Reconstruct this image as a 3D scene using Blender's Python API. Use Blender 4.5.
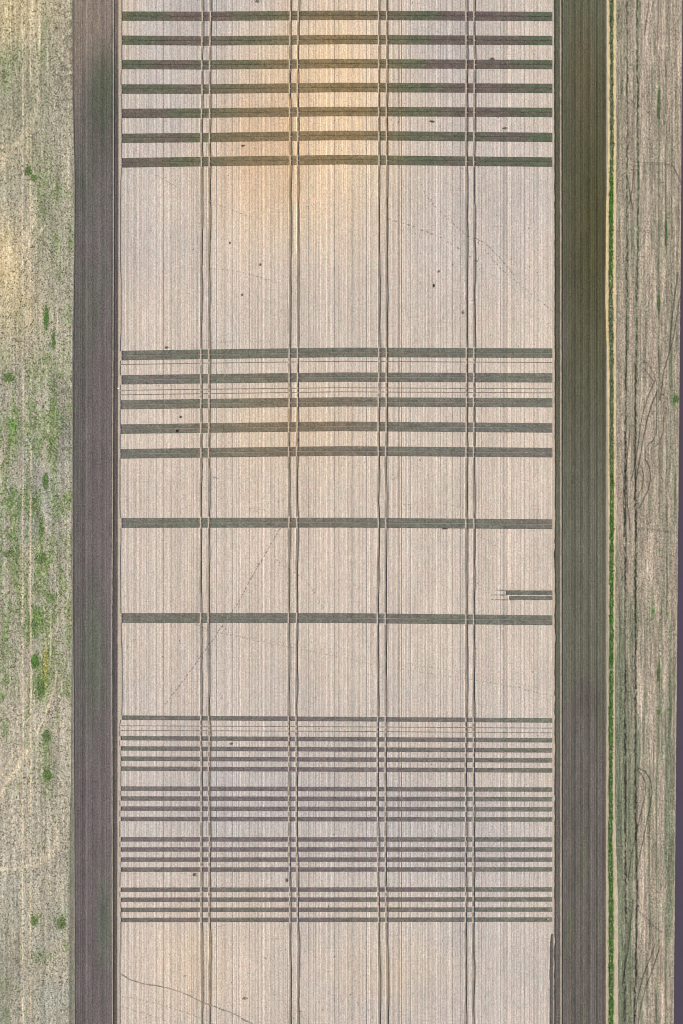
import bpy, math
import numpy as np
from mathutils import Vector

# ------------------------------------------------------------------ clear, camera, sky, sun, exposure
for o in list(bpy.data.objects):
    bpy.data.objects.remove(o)
sc = bpy.context.scene
C = sc.collection
S = 0.23                       # metres on the ground per photo pixel
H = 350.0                      # flying height


def W(px, py):
    """photo position -> world x, y in metres"""
    return (np.asarray(px, float) - 341.5) * S, (512.0 - np.asarray(py, float)) * S


cam = bpy.data.cameras.new('camera')
camo = bpy.data.objects.new('camera', cam)
C.objects.link(camo)
camo.location = (0, 0, H)
camo.rotation_euler = (0, 0, 0)
cam.sensor_fit = 'VERTICAL'
cam.sensor_height = 24.0
cam.sensor_width = 24.0
cam.lens = 24.0 * H / (1024 * S)
cam.clip_start = 1.0
cam.clip_end = 6000
sc.camera = camo

SUN_EL, SUN_AZ = 46.0, 82.0    # azimuth clockwise from the top of the picture
world = bpy.data.worlds.new('World')
sc.world = world
world.use_nodes = True
nt = world.node_tree
bg = nt.nodes['Background']
sky = nt.nodes.new('ShaderNodeTexSky')
sky.sky_type = 'NISHITA'
sky.sun_disc = False
sky.sun_elevation = math.radians(SUN_EL)
sky.sun_rotation = math.radians(SUN_AZ)
nt.links.new(sky.outputs[0], bg.inputs[0])
bg.inputs[1].default_value = 0.12
sun = bpy.data.lights.new('sun', 'SUN')
sun.energy = 3.2
sun.angle = math.radians(0.6)
sun.color = (1.0, 0.94, 0.86)
suno = bpy.data.objects.new('sun', sun)
C.objects.link(suno)
a, e = math.radians(SUN_AZ), math.radians(SUN_EL)
sdir = Vector((math.sin(a) * math.cos(e), math.cos(a) * math.cos(e), math.sin(e)))
suno.rotation_euler = sdir.to_track_quat('Z', 'Y').to_euler()
suno.location = sdir * 400
sc.view_settings.view_transform = 'Standard'
sc.view_settings.look = 'None'
sc.view_settings.exposure = 0.36
sc.view_settings.gamma = 1.0
sc.view_settings.use_curve_mapping = False
sc.cycles.pixel_filter_type = 'BLACKMAN_HARRIS'
sc.cycles.filter_width = 1.05
sc.render.resolution_x = 683
sc.render.resolution_y = 1024

KC = np.array([1.27, 1.30, 1.39])     # what a flat white surface shows under this light (r, g, b)

# ------------------------------------------------------------------ helpers
rng = np.random.default_rng(11)


def lin(c):
    c = np.asarray(c, float) / 255.0
    return np.where(c <= 0.04045, c / 12.92, ((c + 0.055) / 1.055) ** 2.4)


def alb(c):
    """albedo that reads as this sRGB colour in plain daylight"""
    return np.clip(lin(np.clip(c, 0, 255)) / KC, 0.004, 0.85)


_lat = {}


def vnoise(x, y, sx, sy, seed=0):
    """smooth value noise 0..1, feature size sx by sy"""
    if seed not in _lat:
        _lat[seed] = np.random.default_rng(1000 + seed).random((512, 512))
    L = _lat[seed]
    u = np.asarray(x, float) / sx + 4096.3
    v = np.asarray(y, float) / sy + 4096.7
    iu = np.floor(u).astype(int); iv = np.floor(v).astype(int)
    fu = u - iu; fv = v - iv
    fu = fu * fu * (3 - 2 * fu); fv = fv * fv * (3 - 2 * fv)
    a = L[iu % 512, iv % 512]; b = L[(iu + 1) % 512, iv % 512]
    c = L[iu % 512, (iv + 1) % 512]; d = L[(iu + 1) % 512, (iv + 1) % 512]
    return (a * (1 - fu) + b * fu) * (1 - fv) + (c * (1 - fu) + d * fu) * fv


def fbm(x, y, sx, sy, seed=0, n=3):
    t = 0; w = 0
    for i in range(n):
        t = t + vnoise(x, y, sx / 2 ** i, sy / 2 ** i, seed + i) / 2 ** i
        w += 1 / 2 ** i
    return t / w


def ss(a, b, x):
    t = np.clip((np.asarray(x, float) - a) / (b - a), 0, 1)
    return t * t * (3 - 2 * t)


def blob(x, y, cx, cy, rx, ry):
    return np.exp(-((x - cx) / rx) ** 2 - ((y - cy) / ry) ** 2)


def mixc(c1, c2, w):
    w = np.asarray(w)[..., None]
    return np.asarray(c1, float) * (1 - w) + np.asarray(c2, float) * w


def pl(pts):
    p = np.array(pts, float)
    return lambda y: np.interp(y, p[:, 0], p[:, 1])


def make_obj(name, V, F, mat, col=None, parent=None, origin=None, smooth=False):
    V = np.asarray(V, np.float64); F = np.asarray(F, np.int32)
    me = bpy.data.meshes.new(name)
    if origin is not None:
        V = V - np.asarray(origin, float)
    n = F.shape[1]
    me.vertices.add(len(V)); me.vertices.foreach_set('co', V.astype(np.float32).ravel())
    me.loops.add(F.size); me.loops.foreach_set('vertex_index', F.ravel())
    me.polygons.add(len(F))
    me.polygons.foreach_set('loop_start', np.arange(0, F.size, n, dtype=np.int32))
    me.polygons.foreach_set('loop_total', np.full(len(F), n, np.int32))
    if smooth:
        me.polygons.foreach_set('use_smooth', np.ones(len(F), bool))
    me.update(calc_edges=True)
    if col is not None:
        at = me.color_attributes.new('plant_colour', 'FLOAT_COLOR', 'POINT')
        rgba = np.ones((len(V), 4), np.float32); rgba[:, :3] = col
        at.data.foreach_set('color', rgba.ravel())
    me.materials.append(mat)
    o = bpy.data.objects.new(name, me)
    C.objects.link(o)
    if parent is not None:
        o.parent = parent
    elif origin is not None:
        o.location = origin
    return o


def tag(o, label, cat, group=None):
    o['label'] = label; o['category'] = cat
    if group:
        o['group'] = group
    return o


def structure(o, label=None):
    o['kind'] = 'structure'
    if label:
        o['label'] = label
    return o


class Acc:
    """collects quads or tris into one mesh"""
    def __init__(s):
        s.V = []; s.F = []; s.K = []; s.n = 0

    def add(s, V, F, K):
        V = np.asarray(V, float).reshape(-1, 3); F = np.asarray(F)
        s.V.append(V); s.F.append(F + s.n); s.K.append(np.broadcast_to(K, V.shape)); s.n += len(V)

    def obj(s, name, mat, **k):
        return make_obj(name, np.vstack(s.V), np.vstack(s.F), mat, np.vstack(s.K), **k)


def grid_faces(nu, nv):
    i = np.arange(nu - 1)[:, None] * nv + np.arange(nv - 1)[None, :]
    i = i.ravel()
    return np.stack([i, i + 1, i + nv + 1, i + nv], 1)     # u: +x , v: +y in photo (down) handled by caller


def sheet(acc, PX, PY, Z, K, skirt=None):
    """grid sheet, PX, PY in photo pixels (nu x nv; v runs down the photo). Optional skirt down to z=skirt"""
    nu, nv = PX.shape
    x, y = W(PX, PY)
    V = np.stack([x, y, Z], -1)
    F = grid_faces(nu, nv)
    acc.add(V, F, K.reshape(-1, 3))
    if skirt is not None:
        loops = [(V[:, 0], K[:, 0]), (V[-1, :], K[-1, :]), (V[::-1, -1], K[::-1, -1]), (V[0, ::-1], K[0, ::-1])]
        for P, Q in loops:
            B = P.copy(); B[:, 2] = skirt
            m = len(P)
            VV = np.vstack([P, B]); KK = np.vstack([Q, Q])
            i = np.arange(m - 1)
            acc.add(VV, np.stack([i, i + m, i + m + 1, i + 1], 1)[:, ::-1], KK)


# ------------------------------------------------------------------ materials
def material(name, grain=(4, 4, 4), g_amt=0.25, grain2=(1.2, 1.2, 1.2), g2_amt=0.12, bump=0.3, rough=0.95,
             colour=None, hue=0.0, det=2.0):
    m = bpy.data.materials.new(name)
    m.use_nodes = True
    n = m.node_tree.nodes; l = m.node_tree.links
    b = n['Principled BSDF']
    b.inputs['Roughness'].default_value = rough
    b.inputs['Specular IOR Level'].default_value = 0.15
    geo = n.new('ShaderNodeNewGeometry')

    def noise(scale, detail):
        vm = n.new('ShaderNodeVectorMath'); vm.operation = 'MULTIPLY'
        vm.inputs[1].default_value = scale
        l.new(geo.outputs['Position'], vm.inputs[0])
        t = n.new('ShaderNodeTexNoise'); t.inputs['Scale'].default_value = 1.0
        t.inputs['Detail'].default_value = detail
        t.inputs['Roughness'].default_value = 0.6
        l.new(vm.outputs[0], t.inputs['Vector'])
        return t
    t1 = noise(grain, det); t2 = noise(grain2, 3.0)

    def rng_(t, amt):
        r = n.new('ShaderNodeMapRange')
        r.inputs['From Min'].default_value = 0.3; r.inputs['From Max'].default_value = 0.7
        r.inputs['To Min'].default_value = 1 - amt; r.inputs['To Max'].default_value = 1 + amt
        r.clamp = True
        l.new(t.outputs['Fac'], r.inputs['Value'])
        return r
    r1 = rng_(t1, g_amt); r2 = rng_(t2, g2_amt)
    mu = n.new('ShaderNodeMath'); mu.operation = 'MULTIPLY'
    l.new(r1.outputs[0], mu.inputs[0]); l.new(r2.outputs[0], mu.inputs[1])
    if colour is None:
        at = n.new('ShaderNodeAttribute'); at.attribute_name = 'plant_colour'
        src = at.outputs['Color']
    else:
        rg = n.new('ShaderNodeRGB'); rg.outputs[0].default_value = (*colour, 1)
        src = rg.outputs[0]
    sc_ = n.new('ShaderNodeVectorMath'); sc_.operation = 'SCALE'
    l.new(src, sc_.inputs[0]); l.new(mu.outputs[0], sc_.inputs['Scale'])
    last = sc_.outputs[0]
    if hue > 0:                # small green / brown drift from plant to plant
        t3 = noise(tuple(g * 0.6 for g in grain), 1.0)
        mr = rng_(t3, 1.0)
        mx = n.new('ShaderNodeMix'); mx.data_type = 'RGBA'
        mh = n.new('ShaderNodeMath'); mh.operation = 'MULTIPLY'; mh.inputs[1].default_value = 0.5
        l.new(mr.outputs[0], mh.inputs[0])
        l.new(mh.outputs[0], mx.inputs['Factor'])
        mx.inputs['A'].default_value = (1 + hue, 1 - hue * .45, 1 + hue * .4, 1)
        mx.inputs['B'].default_value = (1 - hue, 1 + hue * .45, 1 - hue * .4, 1)
        mm = n.new('ShaderNodeVectorMath'); mm.operation = 'MULTIPLY'
        l.new(last, mm.inputs[0]); l.new(mx.outputs['Result'], mm.inputs[1])
        last = mm.outputs[0]
    l.new(last, b.inputs['Base Color'])
    if bump > 0:
        bp = n.new('ShaderNodeBump'); bp.inputs['Strength'].default_value = bump
        bp.inputs['Distance'].default_value = 0.15
        l.new(t1.outputs['Fac'], bp.inputs['Height']); l.new(bp.outputs[0], b.inputs['Normal'])
    return m


M_pale = material('ripe_crop', (3.6, 2.4, 4), 0.24, (2.2, .8, 1), 0.08, 0.25, hue=0.028)
M_dark = material('dark_crop', (3.3, 3.3, 4), 0.34, (1.2, 1.0, 1), 0.05, 0.3, hue=0.05)
M_band = material('dark_drilled_crop', (3.8, 2.6, 4), 0.36, (2.0, 0.5, 1), 0.05, 0.3, hue=0.05)
M_stub = material('weedy_stubble', (3.3, 2.7, 4), 0.42, (1.6, 0.6, 1), 0.15, 0.5, hue=0.055, det=1.5)
M_soil = material('soil', (3.6, 3, 4), 0.22, (1.0, .5, 1), 0.08, 0.3)
M_leaf = material('leaves', (7, 7, 7), 0.2, (2, 2, 2), 0.1, 0.0, hue=0.04)
M_road = material('asphalt', (9, 9, 9), 0.05, (.6, .3, 1), 0.03, 0.1, colour=tuple(alb((82, 73, 86))))
M_far = material('far_ground', (4, 4, 4), 0.25, (.1, .05, 1), 0.2, 0.2, colour=tuple(alb((140, 135, 115))))
M_white = material('white_board', (9, 9, 9), 0.03, (2, 2, 2), 0.02, 0.0, colour=(0.8, 0.8, 0.76))
M_post = material('pale_wood', (9, 9, 9), 0.1, (2, 2, 2), 0.05, 0.0, colour=(0.75, 0.68, 0.30))

# ------------------------------------------------------------------ layout measured from the photograph
Y0, Y1 = -150.0, 1174.0                      # the place carries on past the frame
e_left = pl([(Y0, 122), (60, 121.6), (500, 120.8), (560, 121.2), (600, 121.4), (700, 122.6), (716, 122), (724, 120.6), (Y1, 121)])
e_right = pl([(Y0, 552.4), (900, 552.0), (926, 552.2), (945, 549.6), (Y1, 548.8)])
TL = []
for base, gap, seed in ((201.6, 7.9, 41), (289.7, 7.9, 42), (377.8, 7.8, 43), (465.6, 7.8, 44)):
    for k in (0, 1):
        TL.append((base + gap * k, seed * 3 + k))
drift = {0: pl([(Y0, 1.2), (0, 1.1), (150, .3), (300, -.2), (640, -.6), (930, .3), (1024, .6), (Y1, .6)]),
         1: pl([(Y0, 1.6), (0, 1.4), (60, .2), (180, .8), (300, .6), (420, -.3), (720, -.9), (840, -.4), (960, .9), (1024, 1.2), (Y1, 1)]),
         2: pl([(Y0, 1.6), (0, 1.4), (180, 1.4), (330, 1.2), (480, .6), (530, .9), (620, .2), (800, .0), (900, .5), (1000, 2.0), (Y1, 2)]),
         3: pl([(Y0, 1.2), (0, 1.0), (300, 1.0), (500, .7), (900, .3), (1024, .0), (Y1, 0)])}


def tl_x(i, y):
    b, sd = TL[i]
    w = (vnoise(y, 0 * np.asarray(y, float), 34, 1, sd) - .5) * 1.0 + (vnoise(y, 0 * np.asarray(y, float), 6, 1, sd + 50) - .5) * .35
    calm = np.zeros_like(np.asarray(y, float))
    return b + drift[i // 2](y) + w


# strips: (y at x=122, y at x=205, y at x=341, y at x=552, width, kind)
WIDE = [
    (11.8, 12.0, 10.9, 12.2, 9.4), (35.8, 36.6, 35.2, 36.2, 9.4), (60.2, 60.6, 59.3, 60.3, 9.3), (84.6, 84.7, 83.0, 84.0, 9.5),
    (109.0, 108.6, 107.0, 108.0, 9.5), (133.9, 133.2, 131.0, 133.0, 9.4), (158.3, 157.0, 155.2, 157.6, 9.6),
    (350.9, 349.6, 347.7, 348.5, 9.6), (375.2, 374.2, 372.5, 373.3, 9.4), (400.2, 399.0, 397.3, 398.2, 9.3),
    (424.4, 423.3, 421.6, 423.2, 9.6), (449.1, 448.0, 446.2, 447.9, 9.6),
    (518.0, 517.8, 517.7, 519.3, 9.9), (613.0, 613.0, 613.0, 615.3, 9.9)]
NARROW = [(715.2, 718.0, 4.6)] + [(a, b, 4.5) for a, b in
          ((735.7, 737.9), (746.0, 748.0), (756.2, 758.0), (766.2, 768.0),
           (786.1, 787.1), (796.0, 796.8), (806.1, 806.9), (816.5, 817.0),
           (836.9, 837.0), (847.0, 847.0), (857.1, 857.1), (867.1, 866.9),
           (887.2, 886.9), (897.2, 896.9), (907.3, 907.0), (917.4, 917.0))]
ROWS = [(364.3, 362.9, 361.0, 362.3, .8), (390.0, 389.0, 387.4, 388.6, .8), (394.5, 393.4, 391.5, 392.6, .8),
        (725.2, 725.6, 726.2, 727.6, .8), (729.9, 730.2, 730.8, 732.3, .8)]


def cross(yl, ya, ym, yr):
    return lambda x: np.interp(x, [60, 122, 205, 341, 552, 620], [yl, yl, ya, ym, yr, yr])


cuts = []          # every crossing strip or row: (top function, width)
for t in WIDE:
    cuts.append((cross(*t[:4]), t[4]))
for yl, yr, w in NARROW:
    cuts.append((cross(yl, yl * .8 + yr * .2, (yl + yr) / 2, yr), w))
for t in ROWS:
    cuts.append((cross(*t[:4]), t[4]))
cuts.sort(key=lambda c: float(c[0](341)))

# colour of the plants over the place ------------------------------------------------
GP = np.array([  # x, y, + green / - purple brown
    (130, 16, .8), (155, 16, .5), (180, 16, -1), (222, 16, -1), (245, 16, .3), (275, 16, .9), (320, 20, .0), (400, 16, .1), (425, 16, .9),
    (450, 16, -1), (500, 20, -.8), (550, 16, .7), (130, 41, .9), (190, 41, -.8), (215, 41, -.2), (260, 41, .9), (420, 41, .8), (440, 41, -.8), (500, 41, -.6), (548, 41, .9),
    (125, 65, .9), (175, 65, -.7), (215, 65, .4), (240, 65, .9), (290, 65, .2), (410, 65, .9), (440, 65, -.8), (480, 65, -.7), (545, 65, .7),
    (130, 89, .1), (160, 89, .6), (195, 89, -.2), (230, 89, .5), (410, 89, .9), (470, 89, -.7), (548, 89, .5),
    (130, 113, -.6), (160, 113, -.7), (172, 113, .9), (220, 113, .8), (420, 113, .9), (450, 113, -.3), (475, 113, -.8), (545, 113, .8),
    (130, 138, .1), (170, 138, -.4), (200, 138, .9), (250, 138, .3), (410, 138, .8), (470, 138, .4), (510, 138, -.5), (545, 138, .9),
    (130, 162, -.5), (160, 162, -.3), (180, 162, .9), (225, 162, .8), (250, 162, .1), (420, 162, .8), (460, 162, -.1), (500, 162, .3), (548, 162, .9),
    (130, 355, .3), (200, 355, .8), (250, 355, .7), (341, 355, .5), (450, 355, .6), (548, 355, .7), (130, 380, .0), (160, 380, -.2), (220, 380, .6), (341, 380, .3),
    (450, 378, .1), (548, 378, .6), (130, 405, .2), (200, 405, .7), (300, 405, .0), (400, 402, .4), (548, 404, .5), (130, 430, .3), (200, 430, .3), (300, 430, -.2), (450, 430, .2),
    (130, 453, .3), (200, 453, .6), (300, 453, -.1), (341, 453, .0), (450, 453, .3), (548, 453, .1), (130, 523, .3), (180, 523, .8), (341, 523, .3), (460, 523, .6), (548, 524, .1),
    (130, 618, .1), (200, 618, .4), (341, 618, .2), (480, 618, .5), (548, 619, .4),
    (130, 718, .5), (200, 718, .0), (341, 718, -.3), (460, 720, .0), (548, 720, .7), (130, 740, .5), (160, 740, .2), (175, 740, -.5), (300, 740, -.7), (450, 740, -.3), (548, 740, .5),
    (130, 760, .3), (170, 760, -.4), (300, 760, -.8), (450, 760, -.2), (548, 760, .5), (130, 790, .0), (200, 790, -.5), (300, 790, -.8), (400, 790, -.5), (548, 790, .4),
    (130, 820, -.5), (200, 820, -.6), (300, 820, -.8), (400, 820, -.5), (480, 820, .0), (548, 820, .5), (130, 842, -.6), (200, 842, -.6), (300, 842, -.8), (430, 842, -.3), (548, 842, .2),
    (130, 868, -.4), (200, 868, -.8), (300, 868, -.7), (400, 868, -.5), (470, 868, .2), (548, 868, .4),
    (130, 890, -.2), (180, 890, -.5), (240, 890, .4), (300, 890, -.6), (400, 890, -.6), (460, 890, .1), (500, 890, .5), (130, 918, .3), (180, 918, -.3), (240, 918, .5), (300, 918, -.3), (380, 918, .2), (420, 918, -.3), (500, 918, .4)], float)


def greenness(x, y):
    x = np.asarray(x, float); y = np.asarray(y, float)
    sh = x.shape
    X = x.ravel()[:, None]; Y = y.ravel()[:, None]
    out = np.empty(X.shape[0])
    for i in range(0, len(out), 20000):
        d = ((X[i:i + 20000] - GP[:, 0]) / 1.5) ** 2 + (Y[i:i + 20000] - GP[:, 1]) ** 2
        w = 1 / (d + 25) ** 2
        out[i:i + 20000] = (w * GP[:, 2]).sum(1) / w.sum(1)
    return out.reshape(sh)


def warm(x, y):  # yellow-orange tint mixed alike into pale crop, dark strips and soil
    """weight of the yellower tint, in broad soft patches"""
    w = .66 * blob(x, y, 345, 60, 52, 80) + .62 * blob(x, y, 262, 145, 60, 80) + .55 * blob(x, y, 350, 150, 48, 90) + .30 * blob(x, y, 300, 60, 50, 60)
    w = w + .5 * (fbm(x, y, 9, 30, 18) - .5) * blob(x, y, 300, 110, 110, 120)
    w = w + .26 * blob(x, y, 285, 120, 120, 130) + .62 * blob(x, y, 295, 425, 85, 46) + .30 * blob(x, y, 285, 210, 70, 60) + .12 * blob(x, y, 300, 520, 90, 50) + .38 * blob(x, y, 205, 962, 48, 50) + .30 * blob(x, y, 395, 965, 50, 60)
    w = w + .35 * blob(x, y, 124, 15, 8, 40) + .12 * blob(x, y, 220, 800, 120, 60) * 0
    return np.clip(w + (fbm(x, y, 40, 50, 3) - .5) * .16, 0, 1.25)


# line by line structure of the drilled crop (same all the way down the field)
LX = np.arange(100, 580, 0.1)
prof = (vnoise(LX, 0 * LX, 1.1, 1, 21) - .5) * .16 + (vnoise(LX, 0 * LX, .55, 1, 22) - .5) * .22 + (vnoise(LX, 0 * LX, 4.0, 1, 23) - .5) * .04
dk = [232.2, 242.7, 249, 258.5, 266.5, 274.4, 216, 221.5, 226, 401, 405.6, 431.5, 457.5, 460, 452, 398.5, 394, 481, 485, 493, 503.5, 511, 524, 533, 537.5, 544.5,
      134, 141, 148.5, 156, 163, 171, 179, 187.5, 192, 196, 308, 313, 321.5, 329, 334, 347, 352, 360, 366, 414, 420, 425, 440, 446]
lt = [215, 229, 240, 247, 255.6, 263, 271, 280, 284, 303, 317, 326, 340.5, 356, 363, 371, 391, 396.5, 404, 430, 456, 449, 479, 487, 498.5, 508, 518, 530, 538.5, 543.5, 549, 551,
      126, 137.5, 145, 152.7, 160, 167, 175.5, 184, 190, 411, 436]
r2 = np.random.default_rng(5)
for x0 in dk:
    prof -= (.08 + .12 * r2.random()) * np.exp(-((LX - x0) / .32) ** 2)
for x0 in lt:
    prof += (.04 + .09 * r2.random()) * np.exp(-((LX - x0) / .32) ** 2)


def lines(x):
    return np.interp(x, LX, prof)


def pale_colour(x, y):
    base = np.array([204, 189, 175.0])
    c = np.broadcast_to(base, x.shape + (3,)).copy()
    cool = .8 * blob(x, y, 190, 60, 45, 70) + .8 * blob(x, y, 440, 40, 50, 60) + .5 * blob(x, y, 480, 200, 80, 70) + .45 * blob(x, y, 150, 230, 60, 60) \
        + 1.0 * blob(x, y, 250, 800, 190, 75) + .9 * blob(x, y, 180, 60, 50, 90) + .5 * blob(x, y, 230, 0, 50, 30) + .7 * blob(x, y, 450, 860, 130, 90) + .45 * blob(x, y, 500, 990, 80, 50) + .3 * blob(x, y, 300, 1000, 60, 30)
    cool = np.clip(cool + (fbm(x, y, 50, 40, 9) - .5) * .7, 0, 1)
    c = mixc(c, (191, 182, 176), cool)
    peach = np.clip(.55 * blob(x, y, 300, 500, 260, 140) + .55 * blob(x, y, 520, 420, 60, 120) + .5 * blob(x, y, 200, 970, 90, 50) + (fbm(x, y, 35, 45, 14) - .5) * .4, 0, 1)
    c = mixc(c, (211, 193, 175), peach)
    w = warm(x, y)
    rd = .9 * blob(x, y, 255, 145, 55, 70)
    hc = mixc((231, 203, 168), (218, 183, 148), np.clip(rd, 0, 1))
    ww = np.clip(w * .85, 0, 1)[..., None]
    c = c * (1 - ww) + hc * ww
    q = (vnoise(x, y, 3.0, 6, 15) + vnoise(x, y, 1.6, 3, 16) - 1)
    c = c + q[..., None] * np.array([3.5, -1.5, .5])
    b = 1 + (fbm(x, y, 26, 60, 6) - .5) * .07 + (vnoise(x, y, 2.2, 5, 17) - .5) * .05
    return c * b[..., None]


def dark_colour(x, y):
    g = np.clip(greenness(x, y) * 1.1 + (fbm(x, y, 7, 5, 31) - .5) * .6, -1, 1)
    light = ss(200, 400, y)
    g = np.clip(g - .25 * ss(740, 800, y) * ss(480, 330, x), -1, 1)
    gc = mixc((95, 102, 82), (116, 118, 104), light)
    pc = mixc((110, 97, 92), (119, 108, 107), light)
    c = gc * ((g + 1) / 2)[..., None] + pc * ((1 - g) / 2)[..., None]
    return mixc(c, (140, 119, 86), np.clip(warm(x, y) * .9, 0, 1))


# ------------------------------------------------------------------ SETTING: ground
HC = 0.25                                   # height of the ripe crop
gx, gy = W(np.array([-900.0, 1600.0]), np.array([-1400.0, 2400.0]))
V = [(gx[0] * 6, gy[1] * 6, -.02), (gx[1] * 6, gy[1] * 6, -.02), (gx[1] * 6, gy[0] * 6, -.02), (gx[0] * 6, gy[0] * 6, -.02)]
structure(make_obj('ground', V, [[0, 1, 2, 3]], M_far))


def surface(name, xl, xr, colf, mat, z=0.0, sx=.5, sy=2.0, zf=None, y0=Y0, y1=Y1, skirt=None):
    xs = int((xr(500.0) - xl(500.0)) / sx) + 2
    ys = int((y1 - y0) / sy) + 2
    y = np.linspace(y0, y1, ys)[None, :].repeat(xs, 0)
    u = np.linspace(0, 1, xs)[:, None].repeat(ys, 1)
    x = xl(y) * (1 - u) + xr(y) * u
    Z = np.full(x.shape, z) + (zf(x, y) if zf is not None else 0)
    a_ = Acc()
    sheet(a_, x, y, Z, alb(colf(x, y)), skirt)
    return a_.obj(name, mat)


def k_(v):
    return lambda y: np.asarray(y, float) * 0 + v


# soil under the pale field and the two margins
def soil_colour(x, y):
    c = np.broadcast_to(np.array([186, 171, 155.0]), x.shape + (3,)).copy()
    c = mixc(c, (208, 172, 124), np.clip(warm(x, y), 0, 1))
    c = mixc(c, (168, 160, 140), .6 * ss(.35, .7, fbm(x, y, 5, 14, 61)))
    inside = (x > 123) & (x < 551)
    for f, w in cuts:
        inside &= ~((y > f(x) - .6) & (y < f(x) + w + .6))
    c = mixc(c, c * np.array([.76, .78, .80]), inside * (.35 + .65 * vnoise(x, y, 3, 9, 62)))
    c = mixc(c, (212, 192, 176), ((~inside) & (x > 123) & (x < 551)) * .7)
    e = .8 * np.maximum(blob(x, 0, 119.6, 0, 2.2, 1), blob(x, 0, 553.6, 0, 1.8, 1))
    return mixc(c, (207, 189, 170), e * .8)


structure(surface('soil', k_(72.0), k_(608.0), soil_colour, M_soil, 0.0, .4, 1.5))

# ------------------------------------------------------------------ left field
edge_l = pl([(Y0, 72.3), (0, 72.3), (100, 72.6), (180, 74.5), (250, 74), (330, 72.5), (420, 72.0), (560, 71.5), (640, 71.8), (760, 71.2), (840, 69.8), (Y1, 69.3)])
GREENS = [  # bright green weed patches: x, y, rx, ry, strength
    (29, 171, 2.6, 4, .9), (34.5, 178, 2.6, 3, .9), (46.5, 318, 1.9, 11, 1.1), (53.8, 341, 1.2, 9, .9), (46, 482, 2.4, 7, .9), (35, 661, 3.6, 7, 1.2),
    (42, 688, 2.6, 7, .9), (48, 775, 3.4, 5, 1.0), (47, 736, 3.4, 5, .8), (34.5, 921, 3.0, 4, .8), (62, 923, 3.4, 5, .6), (42, 559, 3.0, 4, .7), (9, 554, 5, 3, .6),
    (9, 378, 5, 4, .8), (41.8, 528, 1.4, 9, .8), (35, 624, 2.4, 4, .8), (3, 199, 2, 5, .0), (2, 696, 3, 4, .9), (14, 424, 6, 12, .6), (6, 730, 2, 7, .6)]
SOFT = [(12, 60, 12, 14, .35), (5, 78, 4, 18, .5), (45, 25, 4, 8, .45), (42, 55, 3, 12, .35), (30, 150, 4, 14, .5), (42, 190, 9, 34, .6), (58, 190, 3, 14, .6), (68, 194, 2, 4, .8),
        (36, 236, 5, 6, .4), (70, 240, 3, 14, .6), (57, 244, 5, 14, .5), (58, 272, 4, 8, .5), (68, 315, 4, 14, .5), (46, 355, 6, 10, .5), (20, 330, 10, 30, .12),
        (12, 425, 9, 14, .5), (12, 440, 10, 10, .3), (54, 410, 5, 10, .5), (52, 445, 8, 12, .3), (8, 500, 10, 16, .45), (32, 504, 6, 8, .4), (68, 505, 4, 8, .5), (70, 450, 1.5, 20, .5),
        (9, 535, 6, 6, .5), (38, 550, 9, 26, .55), (18, 570, 5, 22, .35), (52, 596, 6, 6, .4), (37, 620, 7, 18, .6), (8, 615, 8, 18, .3), (68, 610, 3, 12, .6), (62, 612, 6, 6, .35), (24, 628, 5, 10, .5),
        (3, 665, 5, 25, .5), (12, 655, 8, 10, .4), (44, 668, 6, 16, .9), (40, 690, 8, 12, .5), (60, 660, 6, 10, .4), (27, 715, 2, 7, .6), (58, 715, 2, 12, .5), (46, 745, 6, 14, .6),
        (46, 770, 9, 16, .5), (68, 696, 2, 8, .4), (5, 725, 5, 14, .4), (30, 745, 10, 8, .3), (48, 790, 5, 8, .4), (12, 780, 8, 12, .3), (45, 957, 10, 6, .5), (66, 946, 3, 6, .6), (36, 918, 6, 6, .4), (60, 920, 8, 8, .5),
        (5, 985, 6, 14, .35), (6, 1013, 4, 8, .5), (44, 845, 6, 8, .2), (36, 958, 4, 6, .3)]


def left_green(x, y):
    g = 0
    for cx, cy, rx, ry, s in SOFT:
        g = g + s * blob(x, y, cx, cy, rx, ry)
    g = g + .55 * ss(300, 420, y) * ss(760, 640, y) * ss(.42, .62, fbm(x, y, 8, 26, 77))
    return g


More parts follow.
